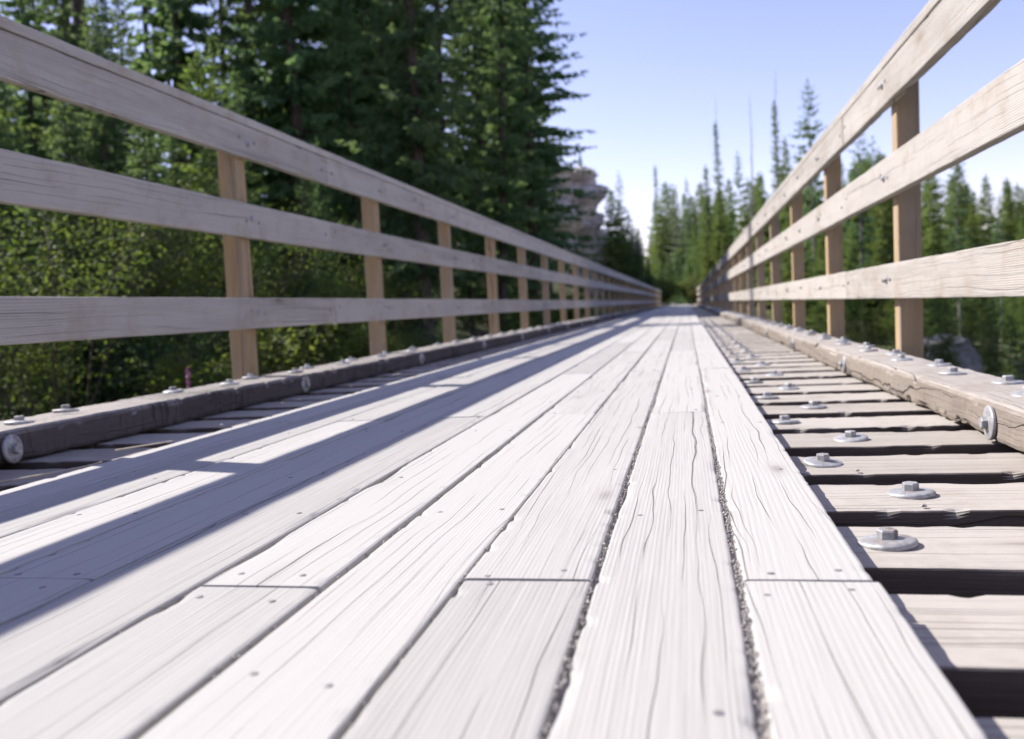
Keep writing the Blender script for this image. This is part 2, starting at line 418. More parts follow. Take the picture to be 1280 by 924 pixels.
def lathe(prof, seg=20):
    V, Fc = [], []
    for r, z in prof:
        for i in range(seg): a = 2*math.pi*i/seg; V.append((r*math.cos(a), r*math.sin(a), z))
    for k in range(len(prof)-1):
        for i in range(seg):
            j = (i+1) % seg; Fc.append((k*seg+i, k*seg+j, (k+1)*seg+j, (k+1)*seg+i))
    Fc.append(tuple(range((len(prof)-1)*seg, len(prof)*seg)))
    return V, Fc
def hexbolt(r, h):
    V, Fc = [], []
    for rr, z in ((r, 0), (r, h*0.82), (r*0.9, h), ):
        for i in range(6): a = math.pi/3*i+0.2; V.append((rr*math.cos(a), rr*math.sin(a), z))
    for k in range(2):
        for i in range(6): j = (i+1) % 6; Fc.append((k*6+i, k*6+j, (k+1)*6+j, (k+1)*6+i))
    Fc.append(tuple(range(12, 18)))
    return V, Fc
ME_WASHER = mesh('washer', *lathe([(0.0375, -0.002), (0.0385, 0.002), (0.0375, 0.0045), (0.034, 0.0062), (0.017, 0.0078), (0.012, 0.0078)], 28), M_GALV, True)
ME_BOLT = mesh('bolt', *hexbolt(0.0135, 0.0125), M_GALV)
ME_SMALLWASHER = mesh('small_washer', *lathe([(0.0165, -0.001), (0.0165, 0.002), (0.0155, 0.003), (0.008, 0.003)], 18), M_GALV, True)
ME_SMALLBOLT = mesh('small_bolt', *lathe([(0.0105, 0.0), (0.0105, 0.004), (0.0085, 0.0075), (0.004, 0.009)], 14), M_GALV, True)
ME_NAIL = mesh('nail', *lathe([(0.0042, -0.001), (0.0042, 0.0008), (0.0025, 0.0013)], 12), M_NAIL)
ME_RAILNAIL = mesh('rail_nail', *lathe([(0.0075, -0.001), (0.0075, 0.0022), (0.004, 0.0035)], 12), M_NAIL)

def bolt_on(parent, loc, rot=(0, 0, 0), small=False, rnd=random):
    """a washer and the bolt head through it, in the parent's own axes"""
    wz = add('washer', ME_SMALLWASHER if small else ME_WASHER, parent, loc, rot)
    if not small:
        wz.rotation_euler.rotate_axis('X', rnd.uniform(-0.09, 0.09)); wz.rotation_euler.rotate_axis('Y', rnd.uniform(-0.09, 0.09))
    o = add('bolt', ME_SMALLBOLT if small else ME_BOLT, parent, loc, rot)
    o.rotation_euler.rotate_axis('Z', rnd.uniform(0, 1.0))
    off = Vector((0, 0, 0.003 if small else 0.0075)); off.rotate(wz.rotation_euler)
    o.location = Vector(loc)+off

rb = random.Random(11)
T_PLANK = 0.127*H
TIE_TOP = -T_PLANK
CURB_TOP = 0.16*H
Y0 = -3.6
HALF = math.pi/2
bridge = tag(empty('wooden_bridge', (-0.55, 0, 0)),
             'long straight timber bridge of pale worn planks over railway ties, receding to the trees', 'bridge')
BX = -0.55
def bpart(name, me, x, y, z, rot=(0, 0, 0)): return add(name, me, bridge, (x-BX, y, z), rot)

# deck planks ------------------------------------------------------
edges = [0.612, 0.147, -0.367, -0.863, -1.372, -1.886, -2.385, -2.885, -3.385, -3.885, -4.37]
JOINT = [3.27, 8.27, 3.235, 8.35, 3.115, 8.3, 3.2, 8.25, 3.2, 8.3]
PL = 10.24
far_planks = []; deck_planks = []
ki = 0
for i in range(10):
    xr, xl = edges[i]*H, edges[i+1]*H
    y = JOINT[i]*H
    while y > Y0+0.2: y -= PL*H
    while y < END_Y-0.3:
        y1 = min(y+PL*H, END_Y-0.3) - 0.0045
        deck_planks.append((y, y1, xl, xr, i)); y += PL*H
deck_planks.sort(key=lambda q: max(q[1], 0.3) if q[1] > 0 else 500-q[1])
for n, (y, y1, xl, xr, i) in enumerate(deck_planks):
    rr = random.Random(500+n)
    gap = 0.0058 if i < 9 else 0.0
    W = xr-xl-gap*(1+rr.uniform(-0.25, 0.25)); L = y1-y
    near = y < 4.5 and y1 > 0
    xo = rr.uniform(-0.001, 0.001)
    if i == 0 and y < 0.5: W += 0.008; xo += 0.004
    me = timber('deck_plank', L, W, T_PLANK*0.995, M_DECK, step=0.012 if near else (0.06 if y < 12 else 0.4),
                rough=0.0009, chamfer=0.0035, seed=900+n, warp=0.0022, chip=0.009 if near else 0.005)
    zo = -T_PLANK/2+rr.uniform(-0.0015, 0.0015)
    if i == 0 and y < 0.5: zo = -T_PLANK/2-0.002
    if n < 100:
        o = bpart('deck_plank', me, (xl+xr)/2+xo, (y+y1)/2, zo, (0, 0, HALF))
        if near:   # nail heads, two at each end and two over every third tie
            for ye in [-L/2+0.028, L/2-0.028] + [-L/2+0.028+0.618*k for k in range(1, int(L/0.618))]:
                for s in (-1, 1):
                    if rr.random() < 0.25: continue
                    nm = add('nail', ME_NAIL, o, (ye+rr.uniform(-0.02, 0.02), s*(W*0.29+rr.uniform(-0.012, 0.012)), T_PLANK/2-0.0004))
    else:
        far_planks.append((me, (xl+xr)/2-BX, (y+y1)/2, zo))
def join_meshes(name, items, mat):
    V, Fc = [], []
    for me, x, y, z, rz in items:
        b = len(V); c, s = math.cos(rz), math.sin(rz)
        V += [(v.co.x*c-v.co.y*s+x, v.co.x*s+v.co.y*c+y, v.co.z+z) for v in me.vertices]
        Fc += [tuple(q+b for q in p.vertices) for p in me.polygons]
    return mesh(name, V, Fc, mat)
wood_far = simple('far_deck_wood', (0.40, 0.38, 0.365), (0.52, 0.50, 0.48), 3, 0.9)
tag(add('deck_plank', join_meshes('far_planks', [(a, b, c, d, HALF) for a, b, c, d in far_planks], wood_far), bridge), kind='stuff')

# cross ties -------------------------------------------------------
TP = 1.03*H; TW = 0.69*H; TH = 0.60*H
tie_list = []
k0 = int((Y0/H-4.22)/1.03)
for k in range(k0, int((END_Y/H-1-4.22)/1.03)):
    tie_list.append((k, (4.22+1.03*k)*H))
tie_list.sort(key=lambda q: q[1] if q[1] > 0.2 else 300-q[1])
XTL, XTR = -7.15*H, 3.25*H
variants = [timber('cross_tie', XTR-XTL, TW, TH, M_TIE, step=0.02, rough=0.0022, chamfer=0.0035, seed=70+v, warp=0.003, chip=0.026) for v in range(9)]
rest = []
for n, (k, y) in enumerate(tie_list):
    rr = random.Random(3000+k)
    yy = y+rr.uniform(-0.012, 0.012); zz = TIE_TOP-TH/2-0.001+rr.uniform(-0.003, 0.0)
    me = variants[rr.randrange(9)]
    if n < 100:
        o = bpart('cross_tie', me, (XTL+XTR)/2, yy, zz, (0, 0, math.pi if rr.random() < 0.5 else 0))
        flip = -1 if o.rotation_euler.z > 1 else 1
        o.rotation_euler.z += rr.uniform(-0.006, 0.006)
        if 0.3 < y < 16:
            bx = (0.845 if k % 2 == 0 else 1.19)*H+rr.uniform(-0.006, 0.006)
            lx = (bx-(XTL+XTR)/2)*flip
            bolt_on(o, (lx, rr.uniform(-0.012, 0.012), TH/2+0.001), rnd=rr)
    else:
        rest.append((me, (XTL+XTR)/2-BX, yy, zz, 0))
coarse = timber('cross_tie', XTR-XTL, TW, TH, M_TIE, step=1.0, chamfer=0.012)
tie_far = simple('far_tie_wood', (0.28, 0.25, 0.22), (0.46, 0.42, 0.38), 4, 0.9)
tag(add('cross_tie', join_meshes('far_ties', [(coarse, a[1], a[2], a[3], 0) for a in rest], tie_far), bridge), kind='stuff')

# stringers under the ties
for sx in (-1.75, 0.55):
    bpart('stringer', timber('stringer', END_Y-Y0, 0.30, 0.55, M_CURB, step=4.0, chamfer=0.01, seed=5), sx, (END_Y+Y0)/2, TIE_TOP-TH-0.28, (0, 0, HALF))

# curb timbers -------------------------------------------------------
PSP = 6.185*H
def curb(xin, xout, ypost, joint0):
    xa, xb = min(xin, xout), max(xin, xout)
    sgn = 1 if xin > xout else -1      # +1: left curb, its inner face looks to +X
    ch = CURB_TOP-TIE_TOP
    L = 2*PSP
    y = joint0
    while y > Y0: y -= L
    n = 0
    while y < END_Y-0.4:
        y1 = min(y+L, END_Y-0.4)-0.004
        rr = random.Random(int(y*100)+int(xin*10))
        near = y < 9 and y1 > 0
        me = timber('curb_timber', y1-y, xb-xa, ch, M_DARKCURB if sgn > 0 else M_CURB, step=0.02 if near else 0.15, rough=0.005, chamfer=0.012, seed=int(y*31)+7, warp=0.006, chip=0.03)
        xo = rr.uniform(-0.006, 0.006)
        o = bpart('curb_timber', me, (xa+xb)/2+xo, (y+y1)/2, (CURB_TOP+TIE_TOP)/2+0.001, (0, 0, HALF))
        # local frame: X along the bridge, local +Y is world -X
        for k, ty in tie_list:
            if y+0.05 < ty < y1-0.05 and -0.2 < ty < 34:
                off = (0.47 if k % 2 else 0.77) if sgn > 0 else (0.53 if k % 2 else 0.77)
                wx = xin + (xout-xin)*off
                bolt_on(o, (ty+rr.uniform(-0.02, 0.02)-(y+y1)/2, -(wx-(xa+xb)/2), ch/2+0.0015), rnd=rr)
        yp = ypost
        while yp < 30:
            if y+0.05 < yp < y1-0.05 and yp > -0.5:
                rot = Vector((0, -1 if sgn > 0 else 1, 0)).to_track_quat('Z', 'X').to_euler()
                bolt_on(o, (yp-(y+y1)/2, -sgn*((xb-xa)/2+0.002), -0.002), rot, rnd=rr)
            yp += PSP
        y += L; n += 1
YPL, YPR = 6.76*H, 7.03*H
curb(-5.78*H, -6.62*H, YPL, 9.85*H-0.35*H)
curb(2.13*H, 2.81*H, YPR, 16.2*H)

# gravel packed into the plank gaps ------------------------------------
gv_, gf_ = [], []
rg = random.Random(8)
def pebble(x, y, z, r):
    b = len(gv_)
    pts = [(1, 0, 0), (-1, 0, 0), (0, 1, 0), (0, -1, 0), (0, 0, 1), (0, 0, -1)]
    for p in pts: gv_.append(tuple(c+q*r*rg.uniform(0.55, 1.1) for c, q in zip((x, y, z), p)))
    for f in ((0, 2, 4), (2, 1, 4), (1, 3, 4), (3, 0, 4), (2, 0, 5), (1, 2, 5), (3, 1, 5), (0, 3, 5)): gf_.append(tuple(b+q for q in f))
for gi, fill in ((1, 0.9), (2, 0.7), (3, 0.12), (4, 0.1), (5, 0.08)):
    x = edges[gi]*H
    y = 0.25
    while y < 5.5:
        dens = fill*(0.4+1.2*max(0, 0.5+mnoise.noise((y*3.1, gi*7.7, 0))))
        if rg.random() < dens:
            for q in range(3):
                pebble(x+rg.uniform(-0.004, 0.004), y+rg.uniform(-0.003, 0.003), -rg.uniform(0.0005, 0.006), rg.uniform(0.0008, 0.0028))
        y += 0.004
tag(add('gap_gravel', mesh('gap_gravel', [(a-BX, b, c) for a, b, c in gv_], gf_, M_GRIT), bridge), kind='stuff')
# packed dirt seam lying on the ties under each gap
sv, sf = [], []
for gi in range(1, 10):
    x = edges[gi]*H-BX; ys_ = np.arange(0.1, 20, 0.03)
    b = len(sv)
    for y in ys_:
        zt = -0.004-0.010*(0.5+0.5*mnoise.noise((y*4, gi*3.3, 1))) - (0.012 if gi > 2 else 0)
        sv.append((x-0.012, float(y), zt)); sv.append((x+0.012, float(y), zt-0.002))
    for j in range(len(ys_)-1): sf.append((b+2*j, b+2*j+1, b+2*j+3, b+2*j+2))
# seam stays inside the gaps: the planks' sides hide its rims
tag(add('gap_dirt', mesh('gap_dirt', sv, sf, M_GRIT), bridge), kind='stuff')

# ------------------------------------------------------------------ railings
def railing(label, xface, sgn, ypost, jmid, seed):
    """sgn +1: stands left of the deck, rails on its +X side"""
    root = tag(empty('timber_railing', (xface, 0, TIE_TOP)), label, 'railing')
    z0 = TIE_TOP
    rr = random.Random(seed)
    rail_t = 0.127*H; post_w = 0.297*H
    zs = [('low', 0.9, 1.37), ('mid', 2.28, 2.80), ('top', 3.50, 3.985)]
    cap0, cap1 = 3.99, 4.115
    yp = ypost-2*PSP
    posts = []
    pm = [timber('post', cap0*H-0.002-(TIE_TOP-0.20), post_w, post_w, M_POST, step=0.3, chamfer=0.004, seed=seed+v, warp=0.003) for v in range(5)]
    while yp < END_Y-0.8:
        posts.append(yp)
        h = cap0*H-0.002-(TIE_TOP-0.20)
        o = add('post', pm[rr.randrange(5)], root, (-sgn*(rail_t+0.002+post_w/2), yp, (cap0*H-0.002)-h/2-z0), (0, -HALF, rr.choice((0, HALF, math.pi))))
        yp += PSP
    ends = (posts[0]-0.3, posts[-1]+0.25)
    L = 2*PSP
    def spans(j0):
        y = j0
        while y > ends[0]: y -= L
        y = max(y, ends[0]); s = []
        nxt = j0
        while nxt <= y+0.01: nxt += L
        while y < ends[1]-0.05:
            y1 = min(nxt, ends[1]); s.append((y, y1)); y = y1; nxt += L
        return s
    rot = Vector((0, -sgn, 0)).to_track_quat('Z', 'X').to_euler()
    for zi, (nm, za, zb) in enumerate(zs):
        for (a, b) in spans(jmid+(-0.0 if nm != 'top' else 0.0)):
            near = a < 9 and b > 0
            Wd = (zb-za)*H
            me = timber('rail', b-a-0.003, rail_t, Wd, M_RAIL, step=0.05 if near else 0.4, rough=0.0012, chamfer=0.004, seed=rr.randrange(9999), warp=0.0035, chip=0.008 if near else 0.0)
            o = add('rail', me, root, (-sgn*rail_t/2+rr.uniform(-0.0015, 0.0015), (a+b)/2, (za+zb)/2*H-z0), (0, 0, HALF))
            f = -sgn*(rail_t/2+0.001)
            for p in posts:
                if a < p < b and 0.4 < p < 32:
                    bolt_on(o, (p-(a+b)/2+rr.uniform(-0.008, 0.008), f, rr.uniform(-0.012, 0.016)), rot, True, rr)
                    for dy in (-0.062, 0.062):
                        add('nail', ME_RAILNAIL, o, (p-(a+b)/2+dy+rr.uniform(-0.012, 0.012), f, rr.uniform(-0.01, 0.02)), rot)
            m_ = (a+b)/2     # the bolt half way between two posts
            if 0.4 < m_ < 30: bolt_on(o, (rr.uniform(-0.01, 0.03), f, rr.uniform(0.0, 0.02)), rot, True, rr)
            for ye in (a+0.07, b-0.07):
                if 0.4 < ye < 16: add('nail', ME_RAILNAIL, o, (ye-(a+b)/2, f, rr.uniform(-0.02, 0.03)), rot)
    cw = 0.47*H
    for (a, b) in spans(posts[3]+0.0):
        near = a < 9 and b > 0
        me = timber('cap_board', b-a-0.003, cw, (cap1-cap0)*H, M_RAIL, step=0.05 if near else 0.4, rough=0.0012, chamfer=0.004, seed=rr.randrange(9999), warp=0.003, chip=0.006 if near else 0)
        add('cap_board', me, root, (-sgn*cw/2+sgn*0.003+rr.uniform(-0.001, 0.001), (a+b)/2, (cap0+cap1)/2*H-z0), (0, 0, HALF))
    return root
railing('weathered three rail timber railing in its own shade on the cliff side of the bridge', -6.48*H, 1, YPL, 16.05*H, 21)
railing('weathered three rail timber railing with sunlit faces on the open valley side of the bridge', 2.70*H, -1, YPR, 16.4*H, 47)

# ------------------------------------------------------------------ plants
def tube(path, radii, seg=7):
    V, Fc = [], []
    for (p, r) in zip(path, radii):
        for i in range(seg): a = 2*math.pi*i/seg; V.append((p[0]+r*math.cos(a), p[1]+r*math.sin(a), p[2]))
    for k in range(len(path)-1):
        for i in range(seg):
            j = (i+1) % seg; Fc.append((k*seg+i, k*seg+j, (k+1)*seg+j, (k+1)*seg+i))
    return V, Fc
def sticks(items, seg=4):
    """straight tapered sticks (a, b, ra, rb) as one mesh"""
    V, Fc = [], []
    for a, b, ra, rb in items:
        a = Vector(a); b = Vector(b); d = (b-a).normalized()
        u = d.orthogonal().normalized(); v = d.cross(u)
        k = len(V)
        for c, r in ((a, ra), (b, rb)):
            for i in range(seg):
                an = 2*math.pi*i/seg; V.append(tuple(c+u*r*math.cos(an)+v*r*math.sin(an)))
        for i in range(seg): j = (i+1) % seg; Fc.append((k+i, k+j, k+seg+j, k+seg+i))
    return V, Fc
class Leaves:
    def __init__(s): s.P = []
    def blade(s, p, d, n, L, W):
        """a pointed blade from p along d, width W, roughly facing n"""
        s.P.append((p, d, n, L, W))
    def build(s):
        P = np.array([q[0] for q in s.P], float); D = np.array([q[1] for q in s.P], float); N = np.array([q[2] for q in s.P], float)
        L = np.array([q[3] for q in s.P])[:, None]; W = np.array([q[4] for q in s.P])[:, None]
        D /= np.linalg.norm(D, axis=1, keepdims=True)+1e-9
        S = np.cross(D, N); S /= np.linalg.norm(S, axis=1, keepdims=True)+1e-9
        N2 = np.cross(S, D)
        mid = P+D*L*0.45-N2*W*0.12
        V = np.stack([P, mid+S*W*0.5, P+D*L, mid-S*W*0.5], 1).reshape(-1, 3)
        n = len(P)
        Fc = np.arange(4*n).reshape(n, 4)
        return V, Fc
def conifer(seed, Ht, Rad, base=0.12, whorl=0.42, nb=6, spray=0.30, width=0.42, droop=0.25, gap=0.12, shape=0.85, trunk=0.009, fill=0.85):
    """-> (trunk verts/faces, crown verts/faces): whorled boughs carrying flat sprays of needles"""
    rnd = random.Random(seed); U = rnd.uniform
    lean = (U(-0.012, 0.012), U(-0.012, 0.012))
    n = 14
    path = [(lean[0]*Ht*(k/n)**1.5, lean[1]*Ht*(k/n)**1.5, Ht*k/n) for k in range(n+1)]
    rad = [max(0.012, Ht*trunk*(1-0.97*k/n))*(1.25 if k == 0 else 1) for k in range(n+1)]
    TV, TF = tube(path, rad, 8)
    st = []
    lv = Leaves()
    z = base*Ht
    while z < Ht*0.985:
        t = (z/Ht-base)/(1-base)
        prof = (1-t)**shape*(0.35+0.65*min(1, (t+0.06)/0.2))
        cx0, cy0 = lean[0]*Ht*(z/Ht)**1.5, lean[1]*Ht*(z/Ht)**1.5
        a0 = U(0, 6.28)
        for b in range(nb):
            if rnd.random() < gap: continue
            a = a0+6.283*b/nb+U(-0.35, 0.35)
            L = max(0.12, Rad*prof*U(0.55, 1.12))
            rise = 0.35*(t**1.2)-droop*(1-t)+U(-0.26, 0.2)
            h = Vector((math.cos(a), math.sin(a), 0)); side = Vector((-h.y, h.x, 0))
            p0 = Vector((cx0, cy0, min(Ht*0.98, z+U(-0.3, 0.3)*min(1, 0.25+Ht/14*(1-t)))))
            def pos(s): return p0+h*(L*s)+Vector((0, 0, L*(rise*s+0.16*s*s-0.10*s)))
            if L > 0.5: st.append((p0, pos(0.85), 0.006+0.010*L/3, 0.004))
            m = max(2, int(L/(spray*0.42)*fill))
            for k in range(m):
                s = (k+U(0.1, 0.9))/m
                if s < 0.18 and rnd.random() < 0.75: continue
                p = pos(s)
                tl = spray*(0.5+1.1*(1-s)*min(1, L/1.5))*U(0.6, 1.2)
                for sg in (-1, 1):
                    d = h*U(0.35, 0.9)+side*sg*U(0.5, 1.0)+Vector((0, 0, U(-0.75, 0.12)))
                    lv.blade(p, d, (U(-1, 1), U(-1, 1), U(-0.6, 1)), tl, tl*width*U(0.7, 1.3))
                for q in range(2):
                    lv.blade(p+Vector((U(-.1,.1), U(-.1,.1), 0)), h*U(0.1, 0.9)+side*U(-0.5, 0.5)+Vector((0, 0, U(-1.1, -0.1))), (U(-1, 1), U(-1, 1), U(-0.3, 0.3)), tl*0.9, tl*width*U(0.8, 1.4))
            lv.blade(pos(0.9), h+Vector((0, 0, rise*0.6+0.1)), (0, 0, 1), spray*0.9, spray*width)
        z += whorl*(0.55+0.6*(1-t))*U(0.8, 1.2)
    for k in range(5): lv.blade((path[-1][0], path[-1][1], Ht-0.3), (U(-0.2, 0.2), U(-0.2, 0.2), 1), (U(-1, 1), U(-1, 1), 0), 0.5, 0.09)
    sv, sf = sticks(st, 3)
    b = len(TV)
    TV = list(TV)+list(sv); TF = list(TF)+[tuple(q+b for q in f) for f in sf]
    return (TV, TF), lv.build()
def tree_proto(name, leaf, bark, **kw):
    (tv, tf), (cv, cf) = conifer(**kw)
    return mesh('trunk', tv, tf, bark), mesh('crown', cv, cf.tolist(), leaf), kw['Ht']

P_FIR = [tree_proto('fir', L_FIR, M_BARK, seed=s, Ht=20, Rad=r, base=b, spray=0.34, nb=7, whorl=0.40, droop=d, gap=0.10)
         for s, r, b, d in ((1, 3.1, 0.10, 0.30), (2, 2.6, 0.20, 0.2), (3, 3.4, 0.06, 0.35), (4, 2.4, 0.14, 0.25))]
P_BARE = [tree_proto('pine', L_FIR, M_BARK, seed=s, Ht=20, Rad=r, base=b, spray=0.36, nb=5, whorl=0.5, droop=0.12, gap=0.3, shape=0.6)
          for s, r, b in ((11, 2.4, 0.42), (12, 2.0, 0.5), (13, 2.7, 0.36))]
P_NARROW = [tree_proto('spire', L_FIRB, M_BARKG, seed=s, Ht=18, Rad=r*1.15, width=0.55, base=0.06, spray=0.30, nb=6, whorl=0.36, droop=0.35, gap=0.12)
            for s, r in ((21, 1.5), (22, 1.9), (23, 1.25))]
P_BROAD = [tree_proto('broad', L_FIRB, M_BARKG, seed=s, Ht=16, width=0.5, Rad=r, base=0.05, spray=0.36, nb=7, whorl=0.42, droop=0.2, gap=0.10)
           for s, r in ((31, 3.2), (32, 2.7))]
P_OPEN = [tree_proto('open', L_FIR, M_BARKG, seed=s, Ht=18, Rad=r, base=0.16, spray=0.38, nb=5, whorl=0.72, droop=0.1, gap=0.18, shape=0.75)
          for s, r in ((41, 3.6), (42, 3.0))]
P_GREY = [tree_proto('grey', L_GREY, M_BARKG, seed=s, Ht=15, width=0.55, Rad=2.0, base=0.08, spray=0.32, nb=5, whorl=0.42, droop=0.25, gap=0.25) for s in (51,)]
P_YOUNG = [tree_proto('young', L_FIR if s == 61 else L_FIRB, M_BARK, seed=s, Ht=7, Rad=1.9, base=0.02, spray=0.26, nb=7, whorl=0.28, droop=0.1, gap=0.08, trunk=0.012) for s in (61, 62)]

def snag_mesh(seed):
    rnd = random.Random(seed); Ht = 16
    TV, TF = tube([(0.1*math.sin(k), 0, Ht*k/10) for k in range(11)], [0.17*(1-0.9*k/10) for k in range(11)], 7)
    it = []
    for k in range(34):
        z = rnd.uniform(5, 15.3); a = rnd.uniform(0, 6.28); L = rnd.uniform(0.25, 1.1)*(1.15-z/18)
        it.append(((0, 0, z), (L*math.cos(a), L*math.sin(a), z-rnd.uniform(-0.1, 0.5)*L), 0.025, 0.008))
    sv, sf = sticks(it, 3); b = len(TV)
    return mesh('trunk', list(TV)+sv, list(TF)+[tuple(q+b for q in f) for f in sf], M_BARKG)
ME_SNAG = snag_mesh(5)

def tree(name, proto, x, y, ht, label, group=None, rz=None, sx=1.0, cat='tree', z=None):
    z = float(ground_h(x, y))-0.15 if z is None else z
    root = tag(empty(name, (x, y, z), RT.uniform(0, 6.28) if rz is None else rz), label, cat, group)
    root.rotation_euler[0] = RT.gauss(0, 0.018); root.rotation_euler[1] = RT.gauss(0, 0.018)
    tr, cr, h0 = proto
    s = ht/h0
    add('trunk', tr, root, scale=(s*sx, s*sx, s)); add('crown', cr, root, scale=(s*sx, s*sx, s))
    return root
RT = random.Random(77)

def ray(px, py):
    return (F_ + R_*((px-640)/FPX) - U_*((py-462)/FPX))
def at_dist(px, Y, py=378):
    """ground position seen in column px at forward distance Y"""
    d = ray(px, py); k = Y/d.y
    return d.x*k
def top_ht(px, py, Y):
    d = ray(px, py); k = Y/d.y
    return H+d.z*k

# a stand on the slope behind the shaded railing ------------------------------
G1 = 'dark firs on the slope behind the shaded railing'
LAB1 = 'dark fir in the dense stand on the slope behind the shaded railing'
LAB2 = 'bare lower trunked conifer in the dense stand on the slope behind the shaded railing'
placed = []
def clear(x, y, d): return all((x-a)**2+(y-b)**2 > d*d for a, b in placed)
def sun_cap(x, y):
    """how high a tree here may reach before its shadow falls on the part of the deck that the sun reaches"""
    if x > -2.5: return 99
    t = (-x-2.4)/1.025
    landing = y-0.29*t
    if landing > 18.5: return 99
    return t
n_left = 0
tries = 0
while n_left < 62 and tries < 4000:
    tries += 1
    px = RT.uniform(-25, 705); Y = 11+RT.random()**0.8*58
    x = at_dist(px, Y)
    if x > -5.5 or not clear(x, Y, 2.1): continue
    if px > 640 and Y < 38 or px > 668: continue
    if -34 < x < -15.5: continue
    zb = float(ground_h(x, Y)); want = RT.uniform(17, 27)
    if x > -15.5 and Y > 20 and RT.random() < 0.35: want = RT.uniform(8, 14)
    if x < -34: want = RT.uniform(10, 15)
    cap = sun_cap(x, Y)
    if zb+want > cap-1.0: want = cap-1.0-zb
    if want < 6: continue
    if RT.random() < 0.4 and want > 11 and Y > 26: tree('bare_conifer', RT.choice(P_BARE), x, Y, want, LAB2, 'bare lower trunked conifers on the slope behind the shaded railing', sx=RT.uniform(0.9, 1.2))
    else: tree('fir_tree', RT.choice(P_FIR), x, Y, want, LAB1, G1, sx=RT.uniform(0.85, 1.2))
    placed.append((x, Y)); n_left += 1

tree('spire_tree', P_NARROW[1], -16.0, 16.3, 19.0-float(ground_h(-16, 16.3)), 'slim fir standing apart on the slope, its shadow crossing the deck')
placed.append((-16.0, 16.3))
for k in range(12):
    x, Y = -RT.uniform(8.5, 14.5), 22.5+k*1.9+RT.uniform(-0.6, 0.6)
    if clear(x, Y, 1.2):
        tree('fir_tree', RT.choice(P_FIR), x, Y, RT.uniform(19, 25), LAB1, G1, sx=RT.uniform(0.9, 1.15)); placed.append((x, Y))

def spot(px, py_top, Y, name, proto, label, group=None, sx=1.0, cat='tree', z=None):
    x = at_dist(px, Y); zt = top_ht(px, py_top, Y)
    zb = (float(ground_h(x, Y))-0.15) if z is None else z
    placed.append((x, Y))
    return tree(name, proto, x, Y, zt-zb, label, group, sx=sx, cat=cat, z=zb)
spot(520, -60, 30, 'fir_tree', P_FIR[2], 'broad full crowned green fir standing foremost in the stand behind the shaded railing', sx=1.15)
spot(590, 60, 34, 'fir_tree', P_FIR[0], 'mid green fir whose top ends below the frame, beside the broad full crowned fir', sx=1.1)
spot(430, 60, 26, 'fir_tree', P_FIR[0], 'dark fir with low boughs just behind the middle rail posts of the shaded railing', sx=1.1)
spot(655, -90, 46, 'fir_tree', P_FIR[1], 'tall fir rising past the frame beside the one at the edge of the sky', sx=1.1)
spot(690, -70, 52, 'bare_conifer', P_BARE[2], 'tall ragged fir at the very edge of the open sky above the cliff', sx=0.95)
spot(662, 40, 62, 'bare_conifer', P_BARE[0], 'high crowned conifer in front of the cliff, half hidden by the tall ragged one')

# tall thin trunks standing in the open belt, seen between the rails nearest the viewer
n_u = 0
for k in range(600):
    if n_u >= 13: break
    Y = RT.uniform(13, 36); x = at_dist(RT.uniform(-60, 330), Y)
    if x > -10 or not clear(x, Y, 1.6): continue
    ht = min(RT.uniform(16, 24), sun_cap(x, Y)-float(ground_h(x, Y))-0.8)
    if ht < 7: continue
    tree('bare_conifer', RT.choice(P_BARE), x, Y, ht, LAB2, 'bare lower trunked conifers on the slope behind the shaded railing', sx=RT.uniform(0.9, 1.2)); placed.append((x, Y)); n_u += 1
# understorey on the near slope: young firs too low to shade the deck
LAB5 = 'young fir filling the understorey of the near slope behind the shaded railing'
n_u = 0
for k in range(400):
    if n_u >= 15: break
    Y = RT.uniform(8, 20); x = at_dist(RT.uniform(-140, 420), Y)
    if x > -6.8 or not clear(x, Y, 1.3): continue
    zb = float(ground_h(x, Y)); ht = min(RT.uniform(4, 9.5), sun_cap(x, Y)-zb-0.8)
    if ht < 2.5: continue
    tree('young_fir', RT.choice(P_YOUNG+P_FIR), x, Y, ht, LAB5, 'young firs in the understorey of the near slope', sx=RT.uniform(1.0, 1.5)); placed.append((x, Y)); n_u += 1
# wooded flank of the cliff, stepping down to the trail
for px, py, Y, pr, lb in ((771, 236, 80, P_BROAD[0], 'highest bushy fir on the wooded flank, just under the brow of the cliff'),
                          (778, 252, 82, P_FIR[0], 'dark fir on the wooded flank below the highest bushy one'),
                          (788, 266, 84, P_BROAD[1], 'light green fir half way down the wooded flank of the cliff'),
                          (796, 284, 86, P_FIR[2], 'dark fir two thirds of the way down the wooded flank of the cliff'),
                          (802, 300, 88, P_BROAD[0], 'light green fir near the foot of the wooded flank of the cliff'),
                          (811, 322, 82, P_FIR[0], 'lowest dark fir of the wooded flank, by the end of the shaded railing')):
    spot(px, py, Y, 'fir_tree', pr, lb, sx=1.5)

